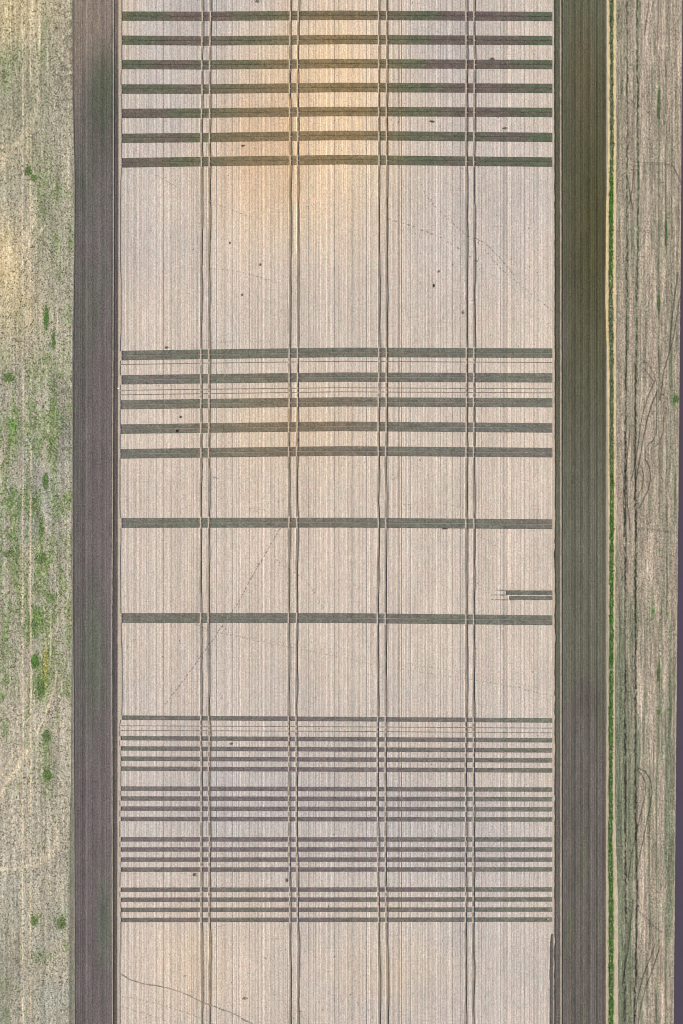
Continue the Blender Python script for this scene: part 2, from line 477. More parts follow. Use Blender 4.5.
def left_colour(x, y):
    c = np.broadcast_to(np.array([176, 169, 149.0]), x.shape + (3,)).copy()
    # bare, yellower straw in the upper corner and by the turning circle
    straw = .85 * blob(x, y, 10, 0, 50, 60) + .9 * blob(x, y, 0, 255, 28, 38) + .45 * blob(x, y, 15, 310, 30, 40) + .3 * blob(x, y, 5, 150, 30, 30)
    c = mixc(c, (208, 188, 148), np.clip(1.15 * straw, 0, 1))
    ol = np.clip(.8 * blob(x, y, 22, 95, 26, 60) + .7 * blob(x, y, 45, 40, 8, 50) + .6 * blob(x, y, 50, 200, 20, 70), 0, 1)
    c = mixc(c, (154, 153, 126), ol * .75)
    pink = np.clip(.8 * blob(x, y, 0, 770, 25, 50) + .7 * blob(x, y, 20, 860, 50, 50) + .6 * blob(x, y, 55, 720, 20, 60) + .6 * blob(x, y, 65, 980, 20, 60) + .3 * blob(x, y, 15, 700, 30, 30)
                   + .4 * blob(x, y, 30, 190, 10, 60), 0, 1)
    c = mixc(c, (196, 183, 164), pink)
    grey = np.clip(.7 * ss(370, 430, y) * ss(600, 520, y) * ss(.35, .7, fbm(x, y, 18, 40, 71)) + .5 * ss(800, 900, y) * ss(.4, .7, fbm(x, y, 20, 30, 72)), 0, 1)
    c = mixc(c, (167, 168, 155), grey)
    g = left_green(x, y)
    n = fbm(x, y, 3.2, 5, 81)
    n2 = .55 * n + .45 * vnoise(x, y, 1.3, 1.8, 82)
    gm = np.clip(g * 1.15 * ss(.30, .70, n2 + .12 * g), 0, .95)
    c = mixc(c, (112, 138, 74), gm * .80)
    b = 0
    for cx, cy, rx, ry, s in GREENS:
        b = b + s * blob(x, y, cx, cy, rx, ry)
    c = mixc(c, (84, 132, 52), np.clip(b * (.1 + 1.6 * (n2 - .15)), 0, .95) * .9)
    yb = blob(x, y, 45.5, 665, 2.2, 16) + .6 * blob(x, y, 43, 684, 2, 8) + .4 * blob(x, y, 70, 615, 1.5, 9)
    c = mixc(c, (176, 164, 74), np.clip(yb, 0, 1) * ss(.3, .6, fbm(x, y, 2, 4, 83)))
    # wheel marks worn pale
    t = 0
    for x0, ww, st, sd in ((22.9, .8, .75, 1), (30.8, .9, .75, 2)):
        t = np.maximum(t, 1.2 * st * ss(.1, .5, vnoise(x * 0, y, 1, 24, 90 + sd)) * np.exp(-((x - x0 - (vnoise(y, y * 0, 60, 1, 95) - .5)) / ww) ** 2))
    t = np.maximum(t, .9 * blob(x, y, 39.8, 25, 1.3, 25) + .7 * blob(x, y, 32, 20, 1.3, 30)); t = np.maximum(t, .6 * blob(x, y, 47.8, 60, .9, 24))
    t = np.maximum(t, .5 * blob(x, y, 33, 20, 1.5, 30)); t = np.maximum(t, .6 * blob(x, y, 50.5, 640, .7, 30)); t = np.maximum(t, .6 * blob(x, y, 27.5, 678, 1.4, 18))
    t = np.maximum(t, .7 * blob(x, y, 69, 60, 1.5, 60) + .6 * blob(x, y, 68, 165, 1.5, 26)); t = np.maximum(t, .55 * blob(x, y, 68, 570, 1.2, 40)); t = np.maximum(t, .5 * blob(x, y, 67.5, 810, 1.2, 30))
    t = np.maximum(t, .6 * blob(x, y, 58, 620, .8, 40))
    for pts, ww, st in (([(57, 672), (53, 693), (48, 708), (42, 722), (37, 732)], 1.1, .8), ([(0, 800), (6, 782), (18, 768), (27, 750)], 2.4, 1.0), ([(0, 780), (8, 764), (19, 748)], 1.4, .5),
                        ([(57, 826), (57, 842), (52, 853), (44, 861), (36, 865), (20, 867), (0, 870)], 2.2, .6), ([(0, 860), (18, 862), (40, 857), (52, 846)], 1.0, .4),
                        ([(0, 262), (12, 258), (24, 250), (36, 238), (44, 226)], 1.5, .75), ([(0, 268), (14, 264), (28, 258)], 1.2, .5), ([(30, 128), (18, 142), (6, 156), (0, 170)], 3.0, .45), ([(0, 252), (16, 247), (28, 236), (34, 222), (34, 200)], 3.2, .5), ([(36, 60), (38, 100), (34, 126), (26, 150)], 2.2, .4)):
        d = seg_dist(x, y, pts)
        t = np.maximum(t, st * np.exp(-(d / ww) ** 2))
    global _marks
    _marks = np.clip(t, 0, 1)
    c = mixc(c, (222, 204, 174), np.clip(t * (.6 + n), 0, 1) * .95)
    # dark harrow scratches, in tight arcs near the edge
    d = 0
    for cx, cy, rr in ((70, 26, 12), (74, 40, 14), (72, 56, 10), (76, 70, 13), (70, 92, 14), (66, 76, 12), (60, 385, 10), (62, 400, 8), (74, 392, 12), (60, 436, 17), (64, 440, 10), (60, 80, 22)):
        r = np.hypot(x - cx, (y - cy) * .8)
        d = np.maximum(d, (.5 + .5 * np.sin(r * 2.4)) ** 2 * np.exp(-((r - rr * .6) / (rr * .5)) ** 2) * ss(40, 52, x))
    c = c * (1 - .30 * d * ss(.3, .6, fbm(x, y, 4, 4, 88)))[..., None]
    # long streaks
    st = (fbm(x, y, 1.6, 34, 84) - .5) * .30 + (vnoise(x, y, 5, 80, 85) - .5) * .10
    c = c * (1 + st)[..., None]
    eg = ss(edge_l(y) - 2.2, edge_l(y) + .4, x) * ss(760, 860, y)
    c = mixc(c, (142, 140, 124), eg * .8)
    return c


def seg_dist(x, y, pts):
    d = np.full(np.shape(x), 1e9)
    for (x0, y0), (x1, y1) in zip(pts[:-1], pts[1:]):
        vx, vy = x1 - x0, y1 - y0
        t = np.clip(((x - x0) * vx + (y - y0) * vy) / (vx * vx + vy * vy), 0, 1)
        d = np.minimum(d, np.hypot(x - x0 - t * vx, y - y0 - t * vy))
    return d


def bumpy(amp, s):
    return lambda x, y: (vnoise(x, y, s, s * 1.5, 51) - .5) * amp + (vnoise(x, y, s * .45, s * .6, 52) - .5) * amp * .7


structure(surface('stubble_field', k_(-200.0), edge_l, left_colour, M_stub, 0.06, .5, 1.0, bumpy(.10, 1.6)))

# ------------------------------------------------------------------ right field, farm track, road
road_l = pl([(Y0, 683.5), (0, 682.4), (256, 680.9), (512, 678.4), (768, 676.2), (1024, 673.8), (Y1, 672.5)])
trk_l = pl([(Y0, 606.6), (0, 606.8), (150, 607.6), (210, 606.2), (300, 605.4), (370, 607.2), (500, 607.8), (640, 607.6), (740, 606.4), (1024, 606.0), (Y1, 605.8)])
trk_r = pl([(Y0, 616.4), (0, 616.4), (512, 616.2), (640, 615.4), (800, 615.2), (900, 618.2), (1000, 618.6), (Y1, 618)])


def right_colour(x, y):
    c = np.broadcast_to(np.array([172, 157, 138.0]), x.shape + (3,)).copy()
    n = fbm(x, y, 2.2, 5, 101)
    wander = (vnoise(y, y * 0, 50, 1, 104) - .5) * .9
    xx = x - wander
    # straw coloured swaths
    sw = .6 * blob(x, y, 645, 40, 9, 60) + .6 * blob(x, y, 664, 20, 2, 60) + .7 * blob(x, y, 680, 40, 2.5, 60) + .9 * blob(x, y, 661.5, 154, 2.6, 12) + .6 * blob(x, y, 646, 225, 6, 60) \
        + .6 * blob(x, y, 646, 400, 6, 40) + .5 * blob(x, y, 663, 270, 3, 25) + .9 * blob(x, y, 648, 575, 4, 20) + .5 * blob(x, y, 651, 545, 3, 20) + .8 * blob(x, y, 640, 690, 5, 60) \
        + .5 * blob(x, y, 650, 750, 8, 60) + .9 * blob(x, y, 664, 720, 2.2, 60) + .8 * blob(x, y, 663, 800, 2, 60) + .9 * blob(x, y, 642, 880, 3, 40) + .8 * blob(x, y, 643, 930, 4, 30) \
        + .9 * blob(x, y, 662, 1000, 2.6, 24) + .6 * blob(x, y, 645, 1010, 7, 22) + .7 * blob(x, y, 661, 905, 2.5, 20) + .5 * blob(x, y, 664.5, 560, 1.2, 50) + .5 * blob(x, y, 665, 460, 2, 30)
    c = mixc(c, (212, 194, 173), np.clip(sw, 0, 1) * .85)
    gg = .75 * ss(628, 620, x) * ss(560, 700, y) + .5 * ss(560, 700, y) * blob(x, 0, 630, 0, 5, 1) + .7 * blob(x, y, 670, 830, 5, 110) + .5 * blob(x, y, 670, 690, 3, 60) + .4 * blob(x, y, 632, 240, 5, 30) \
        + .35 * blob(x, y, 618.5, 300, 2, 70) + .6 * ss(.5, .75, fbm(x, y, 3, 60, 103)) * ss(480, 700, y) + .35 * blob(x, y, 672, 360, 5, 100) + .35 * ss(.45, .75, fbm(x, y, 2.5, 50, 116))
    c = mixc(c, (122, 128, 104), np.clip(gg * 1.15, 0, 1) * .9)
    # rows of dark volunteer weeds
    l1 = pl([(Y0, 627.2), (0, 627), (200, 627.2), (330, 626.8), (384, 625.8), (512, 625.2), (768, 625.2), (900, 625.8), (1024, 624.4), (Y1, 624)])
    l2 = pl([(Y0, 637), (0, 637), (200, 638.2), (384, 635.6), (450, 635), (512, 635.6), (768, 635.4), (900, 637), (1024, 634.5), (Y1, 634)])
    jx = (vnoise(x * 0, y, 1, 2.5, 114) - .5) * 1.2
    dd = np.exp(-((x + jx - l1(y)) / 1.0) ** 2) * (.35 + .8 * ss(.3, .6, vnoise(x, y, 1.0, 2.4, 105)) * ss(.1, .45, vnoise(x * 0, y, 1, 40, 106)))
    dd = np.maximum(dd, np.exp(-((x - jx - l2(y)) / 1.0) ** 2) * (.45 + .7 * ss(.3, .6, vnoise(x, y, 1.0, 2.4, 107))))
    dd = np.maximum(dd, .35 * np.exp(-((x - 633) / .5) ** 2) * ss(0, 40, y) * ss(170, 120, y))
    dd = dd * (.85 + .15 * ss(380, 450, y)) * (.6 + .7 * vnoise(x * 0, y, 1, 18, 115))
    dcol = mixc((66, 78, 54), (54, 56, 46), ss(330, 450, y))
    kk = (np.clip(dd * (.7 + n), 0, 1) * .92)[..., None]
    c = c * (1 - kk) + dcol * kk
    # finer green rows
    for x0, ya, yb, st in ((658.8, 60, 400, .45), (665.8, 60, 260, .5), (651.3, 225, 245, .5), (671.5, 130, 330, .35), (659.8, 440, 500, .45), (667, 500, 620, .5), (658.8, 620, 760, .5), (652, 590, 620, .4),
                           (656.5, 760, 1024, .35), (666, 900, 1000, .5), (618, 0, 160, .5), (621.5, 20, 200, .25), (630.5, 600, 1024, .35), (619.5, 560, 900, .3), (649, 780, 880, .35), (675, 470, 520, .5), (661.5, 590, 660, .3)):
        c = mixc(c, (84, 98, 66), np.clip(st * np.exp(-((xx - x0) / .8) ** 2) * ss(ya - 12, ya + 12, y) * ss(yb + 12, yb - 12, y) * (.5 + n), 0, .9))
    for cx, cy, rx, ry, s in ((658.8, 104, .8, 18, 1), (659, 303, .9, 10, .9), (666.3, 232, .8, 16, .8), (658.8, 672, .9, 10, 1), (658.8, 712, 1, 2, 1), (677, 399, 2, 3.5, .9), (674, 400, 1.5, 6, .6), (659, 550, 1, 2, .8),
                              (653, 611, 2, 3, .7), (661.5, 611, 1.2, 2, .7), (668, 614, 1, 2, .6), (668.5, 710, 2.5, 1.5, .6), (639, 443, 1.5, 4, .4)):
        c = mixc(c, (52, 104, 34), np.clip(s * blob(x, y, cx, cy, rx, ry) * (.6 + .6 * n), 0, .9))
    # tyre marks
    for pts, ww, st in TYRES:
        d = seg_dist(x, y, pts)
        c = c * (1 - min(.6, st * 1.15) * np.exp(-(d / (ww * 1.15)) ** 2))[..., None]
    st = (fbm(x, y, 1.3, 40, 108) - .5) * .42 + (vnoise(x, y, .9, 14, 109) - .5) * .20
    c = c * (1 + st)[..., None]
    e = ss(road_l(y) - 2.0, road_l(y) - .3, x)
    c = mixc(c, (186, 166, 144), e * .6)
    return c


TYRES = [([(655, 380), (648, 396), (643, 412), (640, 428), (638, 445), (635, 465), (631, 480)], .45, .38),
         ([(657, 392), (651, 406), (647, 420), (643, 440), (640, 458), (636, 480), (634, 500)], .5, .42),
         ([(656.8, 388), (656.6, 420), (656.2, 433), (652.5, 441), (647, 446)], .4, .35), ([(664, 388), (663.6, 420), (662.8, 434), (659, 443), (654, 447)], .4, .35),
         ([(637.6, 461), (642, 468), (643.6, 476), (642.6, 486), (638, 496)], .4, .35), ([(645, 459), (649.5, 467), (650.5, 478), (648, 490), (643, 500), (639, 508)], .45, .4),
         ([(637, 770), (642, 775), (645.6, 783), (645.4, 794), (642.5, 806), (638, 826), (632, 852), (628, 880)], .45, .35),
         ([(638, 768), (645, 771), (650.5, 780), (652.2, 792), (650, 806), (645.5, 828), (641, 850), (636, 872)], .45, .38),
         ([(655, 944), (650, 958), (643, 976), (637, 1000), (634, 1024), (631, 1060)], .45, .35), ([(660, 946), (653, 968), (646, 986), (641, 1005), (637, 1030), (634, 1070)], .45, .38),
         ([(650.5, -20), (648, 10), (644.5, 35)], .4, .35), ([(678, 272), (674, 300), (671, 330), (669.5, 350)], .6, .35), ([(680, 295), (676.5, 318), (673, 340), (664, 370), (660, 400)], .5, .35),
         ([(640, 358), (648, 364), (654, 374), (657, 386)], .4, .3), ([(639, 365), (645, 370), (650, 376), (655, 384)], .4, .25), ([(672, 165), (678, 176), (681, 184)], .5, .3),
         ([(636, 162), (650, 163), (664, 163), (672, 166)], .5, .22), ([(634, 165.5), (650, 165), (668, 165)], .4, .18), ([(636, 528), (655, 530), (676, 533)], .9, .12), ([(622, 470), (624, 480), (623, 500), (625, 530)], .5, .3),
         ([(630, 430), (626, 470), (627, 500), (630, 530)], .5, .3), ([(628, 180), (630, 196), (633, 210)], .5, .3), ([(634, 168), (632, 190), (629, 204)], .5, .3),
         ([(640, 912), (650, 922), (660, 932)], .5, .2), ([(633, 900), (628, 950), (622, 985)], .5, .3)]
structure(surface('weedy_fallow', lambda y: trk_r(y) - .4, lambda y: road_l(y) + .3, right_colour, M_stub, 0.05, .35, 1.0, bumpy(.08, 1.4)))


def track_colour(x, y):
    t = (x - trk_l(y)) / (trk_r(y) - trk_l(y))
    c = np.broadcast_to(np.array([230, 204, 156.0]), x.shape + (3,)).copy()
    c = mixc(c, (200, 184, 160), ss(380, 700, y) * .9)
    c = mixc(c, (168, 162, 140), np.clip(.8 * blob(x, y, 607, 610, 1.6, 110) * ss(.2, .6, vnoise(x, y, 1, 12, 113)), 0, .8))
    n = vnoise(x, y, 1.2, 2.2, 111)
    c = mixc(c, (170, 156, 128), .35 * ss(.4, .9, n))
    g = np.exp(-((t - .5 + .08 * ss(800, 860, y)) / (.19 + .14 * (vnoise(x * 0, y, 1, 4, 112) - .5))) ** 4)
    return mixc(c, (84, 96, 62), g)


structure(surface('farm_track', trk_l, trk_r, track_colour, M_soil, 0.03, .4, 2.0))

# road with its crown and a verge beyond it
rw = 27.0
a_ = Acc()
ys = np.linspace(Y0, Y1, 200)
u = np.linspace(0, 1, 9)
Y = ys[None, :].repeat(9, 0); U = u[:, None].repeat(200, 1)
X = road_l(Y) + U * rw
sheet(a_, X, Y, .10 + .05 * (1 - (2 * U - 1) ** 2), np.zeros(X.shape + (3,)), 0.0)
structure(a_.obj('road', M_road))
a_ = Acc()
for off, wd in ((1.0, .5), (25.5, .5)):
    pass
a_ = Acc()
X = road_l(Y) + rw + U * 60
sheet(a_, X, Y, .06 + 0 * X, alb(mixc((120, 126, 84), (160, 150, 120), fbm(X, Y, 20, 40, 7))))
structure(a_.obj('verge', M_stub))

# ------------------------------------------------------------------ tufts of stubble and weeds (nobody could count them)
def tufts(name, px, py, size, cols, z0, label, parent=None, origin=None, blades=4, lift=.5, dome=None):
    n = len(px)
    acc = Acc()
    x0, y0 = W(px, py)
    for b in range(blades):
        an = rng.random(n) * 2 * math.pi
        ln = size * (.6 + .8 * rng.random(n))
        wd = ln * (.28 + .22 * rng.random(n))
        up = ln * lift * (.3 + rng.random(n))
        dx, dy = np.cos(an), np.sin(an)
        zb = z0 + np.zeros(n)
        p0 = np.stack([x0, y0, zb], 1)
        p1 = np.stack([x0 + dx * ln * .5 - dy * wd, y0 + dy * ln * .5 + dx * wd, zb + up], 1)
        p2 = np.stack([x0 + dx * ln, y0 + dy * ln, zb + up * .7], 1)
        p3 = np.stack([x0 + dx * ln * .5 + dy * wd, y0 + dy * ln * .5 - dx * wd, zb + up], 1)
        V = np.stack([p0, p1, p2, p3], 1).reshape(-1, 3)
        i = np.arange(n)[:, None] * 4
        F = i + np.array([[0, 3, 2, 1]])
        k = cols * (.8 + .4 * rng.random(n))[:, None]
        acc.add(V, F, np.repeat(alb(k), 4, 0))
    o = acc.obj(name, M_leaf, parent=parent, origin=origin)
    return o


# left field
n = 34000
px = rng.uniform(-60, 74, n); py = rng.uniform(-60, 1084, n)
keep = px < edge_l(py) - .3
px, py = px[keep], py[keep]
g = left_green(px, py)
base = left_colour(px, py)
r = rng.random(len(px))
cols = base * 1.0
isg = r < np.clip(.10 + g * .7, 0, .85)
isg &= r < 1 - .9 * _marks * 1.0
isg &= rng.random(len(px)) > _marks
isd = (~isg) & (r > .70) & (rng.random(len(px)) > _marks)
cols[isg] = mixc(np.array([112, 124, 76.0]), (78, 112, 46), rng.random(isg.sum()) * np.clip(g[isg] + .2, 0, 1))
cols[isd] = np.array([118, 112, 92])
cols[(~isg) & (~isd)] = base[(~isg) & (~isd)] * 1.10
o = tufts('stubble_tufts', px, py, .20, cols, .05, '')
o['kind'] = 'stuff'; o['label'] = 'pale straw stubble and grey green weeds covering the left field'
# right field
n = 12000
px = rng.uniform(617, 684, n); py = rng.uniform(-60, 1084, n)
keep = (px < road_l(py) - 1.0) & (px > trk_r(py) + .8)
px, py = px[keep], py[keep]
base = right_colour(px, py)
r = rng.random(len(px))
cols = base * 1.08
cols[r < .3] = base[r < .3] * .72
o = tufts('stubble_tufts', px, py, .17, cols, .04, '')
o['kind'] = 'stuff'; o['label'] = 'tan stubble and thin weeds covering the fallow by the road'
# grass down the middle of the farm track
n = 9000
py = rng.uniform(-60, 1084, n)
px = trk_l(py) + (trk_r(py) - trk_l(py)) * np.where(py > 820, .40, .50) + rng.normal(0, .70, n)
keep = rng.random(n) < (.35 + .5 * ss(90, 230, py)) * (.45 + .9 * vnoise(py, py * 0, 7, 1, 8))
px, py = px[keep], py[keep]
lush = np.clip(ss(120, 200, py) * ss(300, 250, py) + ss(420, 520, py) - .25 * blob(px, py, 612, 760, 5, 30), 0, 1) * (.6 + .4 * vnoise(px * 0, py, 1, 14, 7))
cols = mixc((104, 116, 86), (70, 124, 38), np.clip(lush + .3 * (rng.random(len(px)) - .5), 0, 1)) * (.70 + .6 * rng.random(len(px)))[:, None]
pale_ = rng.random(len(px)) < .16
cols[pale_] = np.array([168, 166, 132])
o = tufts('track_grass', px, py, .25, cols, .03, '', lift=.7)
o['kind'] = 'stuff'; o['label'] = 'bright green grass growing along the middle of the farm track'

# ------------------------------------------------------------------ dark drilled bands either side of the pale field
LBX = np.arange(60, 640, .1)
bprof = (vnoise(LBX, 0 * LBX, .75, 1, 121) - .5) * .34 + (vnoise(LBX, 0 * LBX, 2.4, 1, 122) - .5) * .12
for x0, a0, w0 in ((596.4, -.28, .6), (602.8, -.30, .5), (599.4, .10, .4), (577, .06, .5), (583.5, .08, .4), (588, -.08, .5), (571, -.06, .6), (79, .06, .5), (86, .05, .5), (97.5, .08, .4), (104, -.05, .5)):
    bprof += a0 * np.exp(-((LBX - x0) / w0) ** 2)


def band_colour(x, y):
    left = x < 300
    c = np.broadcast_to(np.array([110, 101, 99.0]), x.shape + (3,)).copy()
    # left band
    gl = .9 * blob(x, y, 103, 85, 14, 34) + .5 * blob(x, y, 90, 300, 16, 60) + .8 * blob(x, y, 92, 655, 13, 70) + .9 * blob(x, y, 104, 925, 8, 44) + .5 * blob(x, y, 84, 180, 9, 40) + .4 * blob(x, y, 78, 450, 5, 60)
    gl = np.clip(gl + (fbm(x, y, 9, 60, 131) - .5) * .5, 0, 1)
    cl = mixc(c, (98, 103, 88), gl)
    cl = mixc(cl, (144, 129, 115), np.clip(ss(105, 20, y) * (.95 - .2 * ss(95, 110, x)) + .5 * blob(x, y, 76, 90, 8, 60), 0, 1))
    cl = mixc(cl, (84, 86, 70), .75 * blob(x, y, 103, 105, 12, 55))
    # right band
    c = np.broadcast_to(np.array([93, 90, 72.0]), x.shape + (3,)).copy()
    ol = np.clip(.9 * ss(130, 0, y), 0, 1)
    cr = mixc(c, (98, 98, 78), ol)
    cr = mixc(cr, (104, 92, 68), np.clip(.6 * blob(x, y, 583, 60, 12, 46) + .3 * blob(x, y, 586, 110, 10, 40), 0, 1))
    cr = mixc(cr, (82, 78, 50), .85 * blob(x, y, 592, 220, 19, 120))
    cr = mixc(cr, (105, 103, 88), ss(330, 560, y))
    cr = mixc(cr, (106, 97, 93), np.clip(.75 * ss(660, 740, y) * ss(.3, .6, fbm(x, y, 14, 70, 133) + .1) + .5 * blob(x, y, 583, 700, 10, 26) + .5 * blob(x, y, 562, 330, 6, 40), 0, 1))
    cr = mixc(cr, (86, 78, 70), .45 * blob(x, y, 592, 700, 12, 18))
    c = np.where(left[..., None], cl, cr)
    k = 1 + np.interp(x, LBX, bprof) * (.8 + .4 * vnoise(x, y, 2, 60, 134)) + (fbm(x, y, 6, 30, 135) - .5) * .14 + (vnoise(x, y, 1.0, 5, 136) - .5) * .10
    return c * k[..., None]


def band(name, xl, xr, label, hgt=.22, y0=Y0, y1=Y1, colf=band_colour, group=None, rag=0.3, cat='crop strip'):
    xs = int((xr(500.0) - xl(500.0)) / .4) + 3
    ys_ = int((y1 - y0) / 2.5) + 2
    y = np.linspace(y0, y1, ys_)[None, :].repeat(xs, 0)
    u = np.linspace(0, 1, xs)[:, None].repeat(ys_, 1)
    L = xl(y) + (vnoise(y, y * 0, 3, 1, 141) - .5) * rag; R = xr(y) + (vnoise(y, y * 0, 3, 1, 142) - .5) * rag
    x = L * (1 - u) + R * u
    ed = np.minimum(x - L, R - x)
    Z = hgt * (.55 + .45 * ss(0, .8, ed)) + np.interp(x, LBX, bprof) * .18 + (vnoise(x, y, 1.2, 1.6, 143) - .5) * .06
    a_ = Acc()
    sheet(a_, x, y, Z, alb(colf(x, y)), 0.0)
    xm, ym = W((xl(512.0) + xr(512.0)) / 2, (y0 + y1) / 2)
    o = a_.obj(name, M_band, origin=(float(xm), float(ym), 0.0))
    return tag(o, label, cat, group)


bl = pl([(Y0, 73.0), (0, 73.2), (100, 73.5), (180, 75.4), (256, 74.8), (330, 73.8), (500, 73.2), (640, 73.6), (700, 74.2), (820, 74.8), (1024, 75.4), (Y1, 75.6)])
br = pl([(Y0, 112.9), (250, 112.9), (500, 112.0), (640, 111.2), (800, 111.6), (1024, 111.9), (Y1, 112)])
band('crop_strip', bl, br, 'broad dark brown crop strip running down between the weedy left field and pale field', group='dark strips running lengthwise')
band('crop_strip', lambda y: br(y) + 1.3, pl([(Y0, 118.7), (200, 118.6), (500, 117.8), (760, 117.5), (1024, 117.2), (Y1, 117.2)]),
     'narrow dark crop strip between the broad left strip and the pale field edge', group='dark strips running lengthwise',
     colf=lambda x, y: band_colour(x, y) * .90)
rbl = pl([(Y0, 561.6), (0, 561.8), (500, 562.0), (1024, 562.2), (Y1, 562.2)])
band('crop_strip', rbl, lambda y: np.minimum(trk_l(y) - .3, 606.3), 'broad olive dark crop strip beside the grassy farm track on the right', group='dark strips running lengthwise')


def rn_left(y):
    return pl([(Y0, 554.2), (0, 554.4), (300, 555.0), (530, 555.2), (552, 554.4), (600, 555.0), (1024, 554.6), (Y1, 554.6)])(y) + .7 * ss(.62, .75, vnoise(y, y * 0, 9, 1, 151)) * ss(380, 560, y)


band('crop_strip', rn_left, lambda y: rbl(y) - 1.9,
     'narrow dark crop strip between the pale field edge and the broad right strip', group='dark strips running lengthwise', rag=.7)
band('crop_strip', lambda y: e_right(y) + .15 - .8 * ss(.4, .7, vnoise(y, y * 0, 4, 1, 152)), lambda y: y * 0 + 553.4, 'short dark ragged strip biting into the lower right corner of the pale field', y0=934.0,
     group='dark strips running lengthwise', rag=.8)
# grassy edge left of the broad left band
band('grass_margin', lambda y: edge_l(y) + .1, lambda y: np.maximum(bl(y) - .7, edge_l(y) + .5), 'thin grey green grass margin along the edge of the left field', hgt=.12,
     colf=lambda x, y: mixc((140, 132, 118), (128, 130, 112), fbm(x, y, 2, 30, 161)) * (1 + .12 * (vnoise(x, y, .8, 9, 162) - .5))[..., None], cat='grass margin')
# light soil line is what shows between the bands; nothing is laid over it

# ------------------------------------------------------------------ the ripe pale crop, cut by wheel tracks, strips and rows
RUT = 1.3           # half width of a wheel rut, photo pixels
cols_x = [e_left] + sum([[(lambda y, i=i: tl_x(i, y) - RUT), (lambda y, i=i: tl_x(i, y) + RUT)] for i in range(8)], []) + [e_right]
acc = Acc()
yb = [(lambda x: x * 0 + Y0)]
for f, w in cuts:
    yb.append(f)
    yb.append(lambda x, f=f, w=w: f(x) + w)
yb.append(lambda x: x * 0 + Y1)
HALF = (489.0, 586.5, 602.0)
for ci in range(0, len(cols_x), 2):
    L, R = cols_x[ci], cols_x[ci + 1]
    for ri in range(0, len(yb), 2):
        T, B = yb[ri], yb[ri + 1]
        x_mid = (L(500.0) + R(500.0)) / 2
        hh = float(B(x_mid) - T(x_mid))
        nu = int((R(500.0) - L(500.0)) / .36) + 3
        nv = max(int(hh / 2.2), 2) + 2
        vv = np.linspace(0, 1, nv)[None, :].repeat(nu, 0)
        uu = np.linspace(0, 1, nu)[:, None].repeat(nv, 1)
        xc = np.linspace(L(512.0), R(512.0), nu)[:, None].repeat(nv, 1)
        y = T(xc) * (1 - vv) + B(xc) * vv
        x = L(y) * (1 - uu) + R(y) * uu
        y = T(x) * (1 - vv) + B(x) * vv
        mod = .65 + .7 * vnoise(x, y, 3, 70, 171)
        li = lines(x) * mod
        Z = HC + li * .35 + (vnoise(x, y, 1.3, 2.6, 172) - .5) * .05
        ed = np.minimum(x - L(y), R(y) - x)
        rl_ = (.35 + .9 * ss(.25, .75, vnoise(x * 0 + x_mid, y, 20, 26, 174)))
        Z -= HC * np.clip(1.0 - rl_, 0, .75) * (1 - ss(0, 1.1, ed))
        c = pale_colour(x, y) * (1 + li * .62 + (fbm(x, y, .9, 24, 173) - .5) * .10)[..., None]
        acc_here = acc
        if ci == 16 and T(500.) < HALF[1] and B(500.) > HALF[2]:
            # leave out the plot of the half length strip: split the block into cells round it
            x_ok = None
            keep = ~((x > 506.6) & (x < 552.6) & (y > 590.6) & (y < 594.6)) & ~((x > 509.4) & (x < 552.6) & (y > 596.2) & (y < 599.8))
            Z = np.where(keep, Z, .02)
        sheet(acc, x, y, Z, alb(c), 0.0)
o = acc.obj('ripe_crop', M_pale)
o['kind'] = 'stuff'; o['label'] = 'pale ripe crop in fine drilled rows filling the middle field'

# ------------------------------------------------------------------ dark strips crossing the pale field: one thing each
rut_spans = []
SEG = [(123.0, 0, None)]


def bed_mesh(top, width, x0, x1, hgt=.30, seed=0, cf=dark_colour, inner=None):
    acc = Acc()
    xs_edges = [x0]
    cells = []
    cur = x0
    for i in range(8):
        ymid = float(top(TL[i][0])) + width / 2
        xr_ = float(tl_x(i, ymid))
        if xr_ < x0 or xr_ > x1:
            continue
        cells.append((cur, xr_ - 1.12)); cur = xr_ + .95
    cells.append((cur, x1))
    for a0, b0 in cells:
        nu = max(int((b0 - a0) / .7), 3) + 1
        nv = max(int(width / .55), 2) + 2
        uu = np.linspace(a0, b0, nu)[:, None].repeat(nv, 1)
        vv = np.linspace(0, 1, nv)[None, :].repeat(nu, 0)
        rt = (vnoise(uu, uu * 0, 1.6, 1, 200 + seed) - .5) * .8 + (vnoise(uu, uu * 0, 6, 1, 230 + seed) - .5) * .5
        rb = (vnoise(uu, uu * 0, 1.6, 1, 260 + seed) - .5) * .8 + (vnoise(uu, uu * 0, 6, 1, 290 + seed) - .5) * .5
        if inner == 0:
            rb = rb * .18
        if inner == 1:
            rt = rt * .18
        y = (top(uu) + rt * .7) * (1 - vv) + (top(uu) + width + rb * .7) * vv
        ed = np.minimum(vv, 1 - vv) * width
        de = np.minimum(uu - a0, b0 - uu)
        Z = hgt * (.6 + .4 * ss(0, .7, np.minimum(ed, de + .2))) + (vnoise(uu, y, 1.1, 1.1, 301) - .5) * .08
        K = cf(uu, y) * (1 + (vnoise(uu, y, 1.6, 1.2, 302) - .5) * .16 + (fbm(uu, y, 7, 2.2, 303) - .5) * .22 + lines(uu) * .35)[..., None]
        sheet(acc, uu, y, Z, alb(K), 0.0)
    return acc


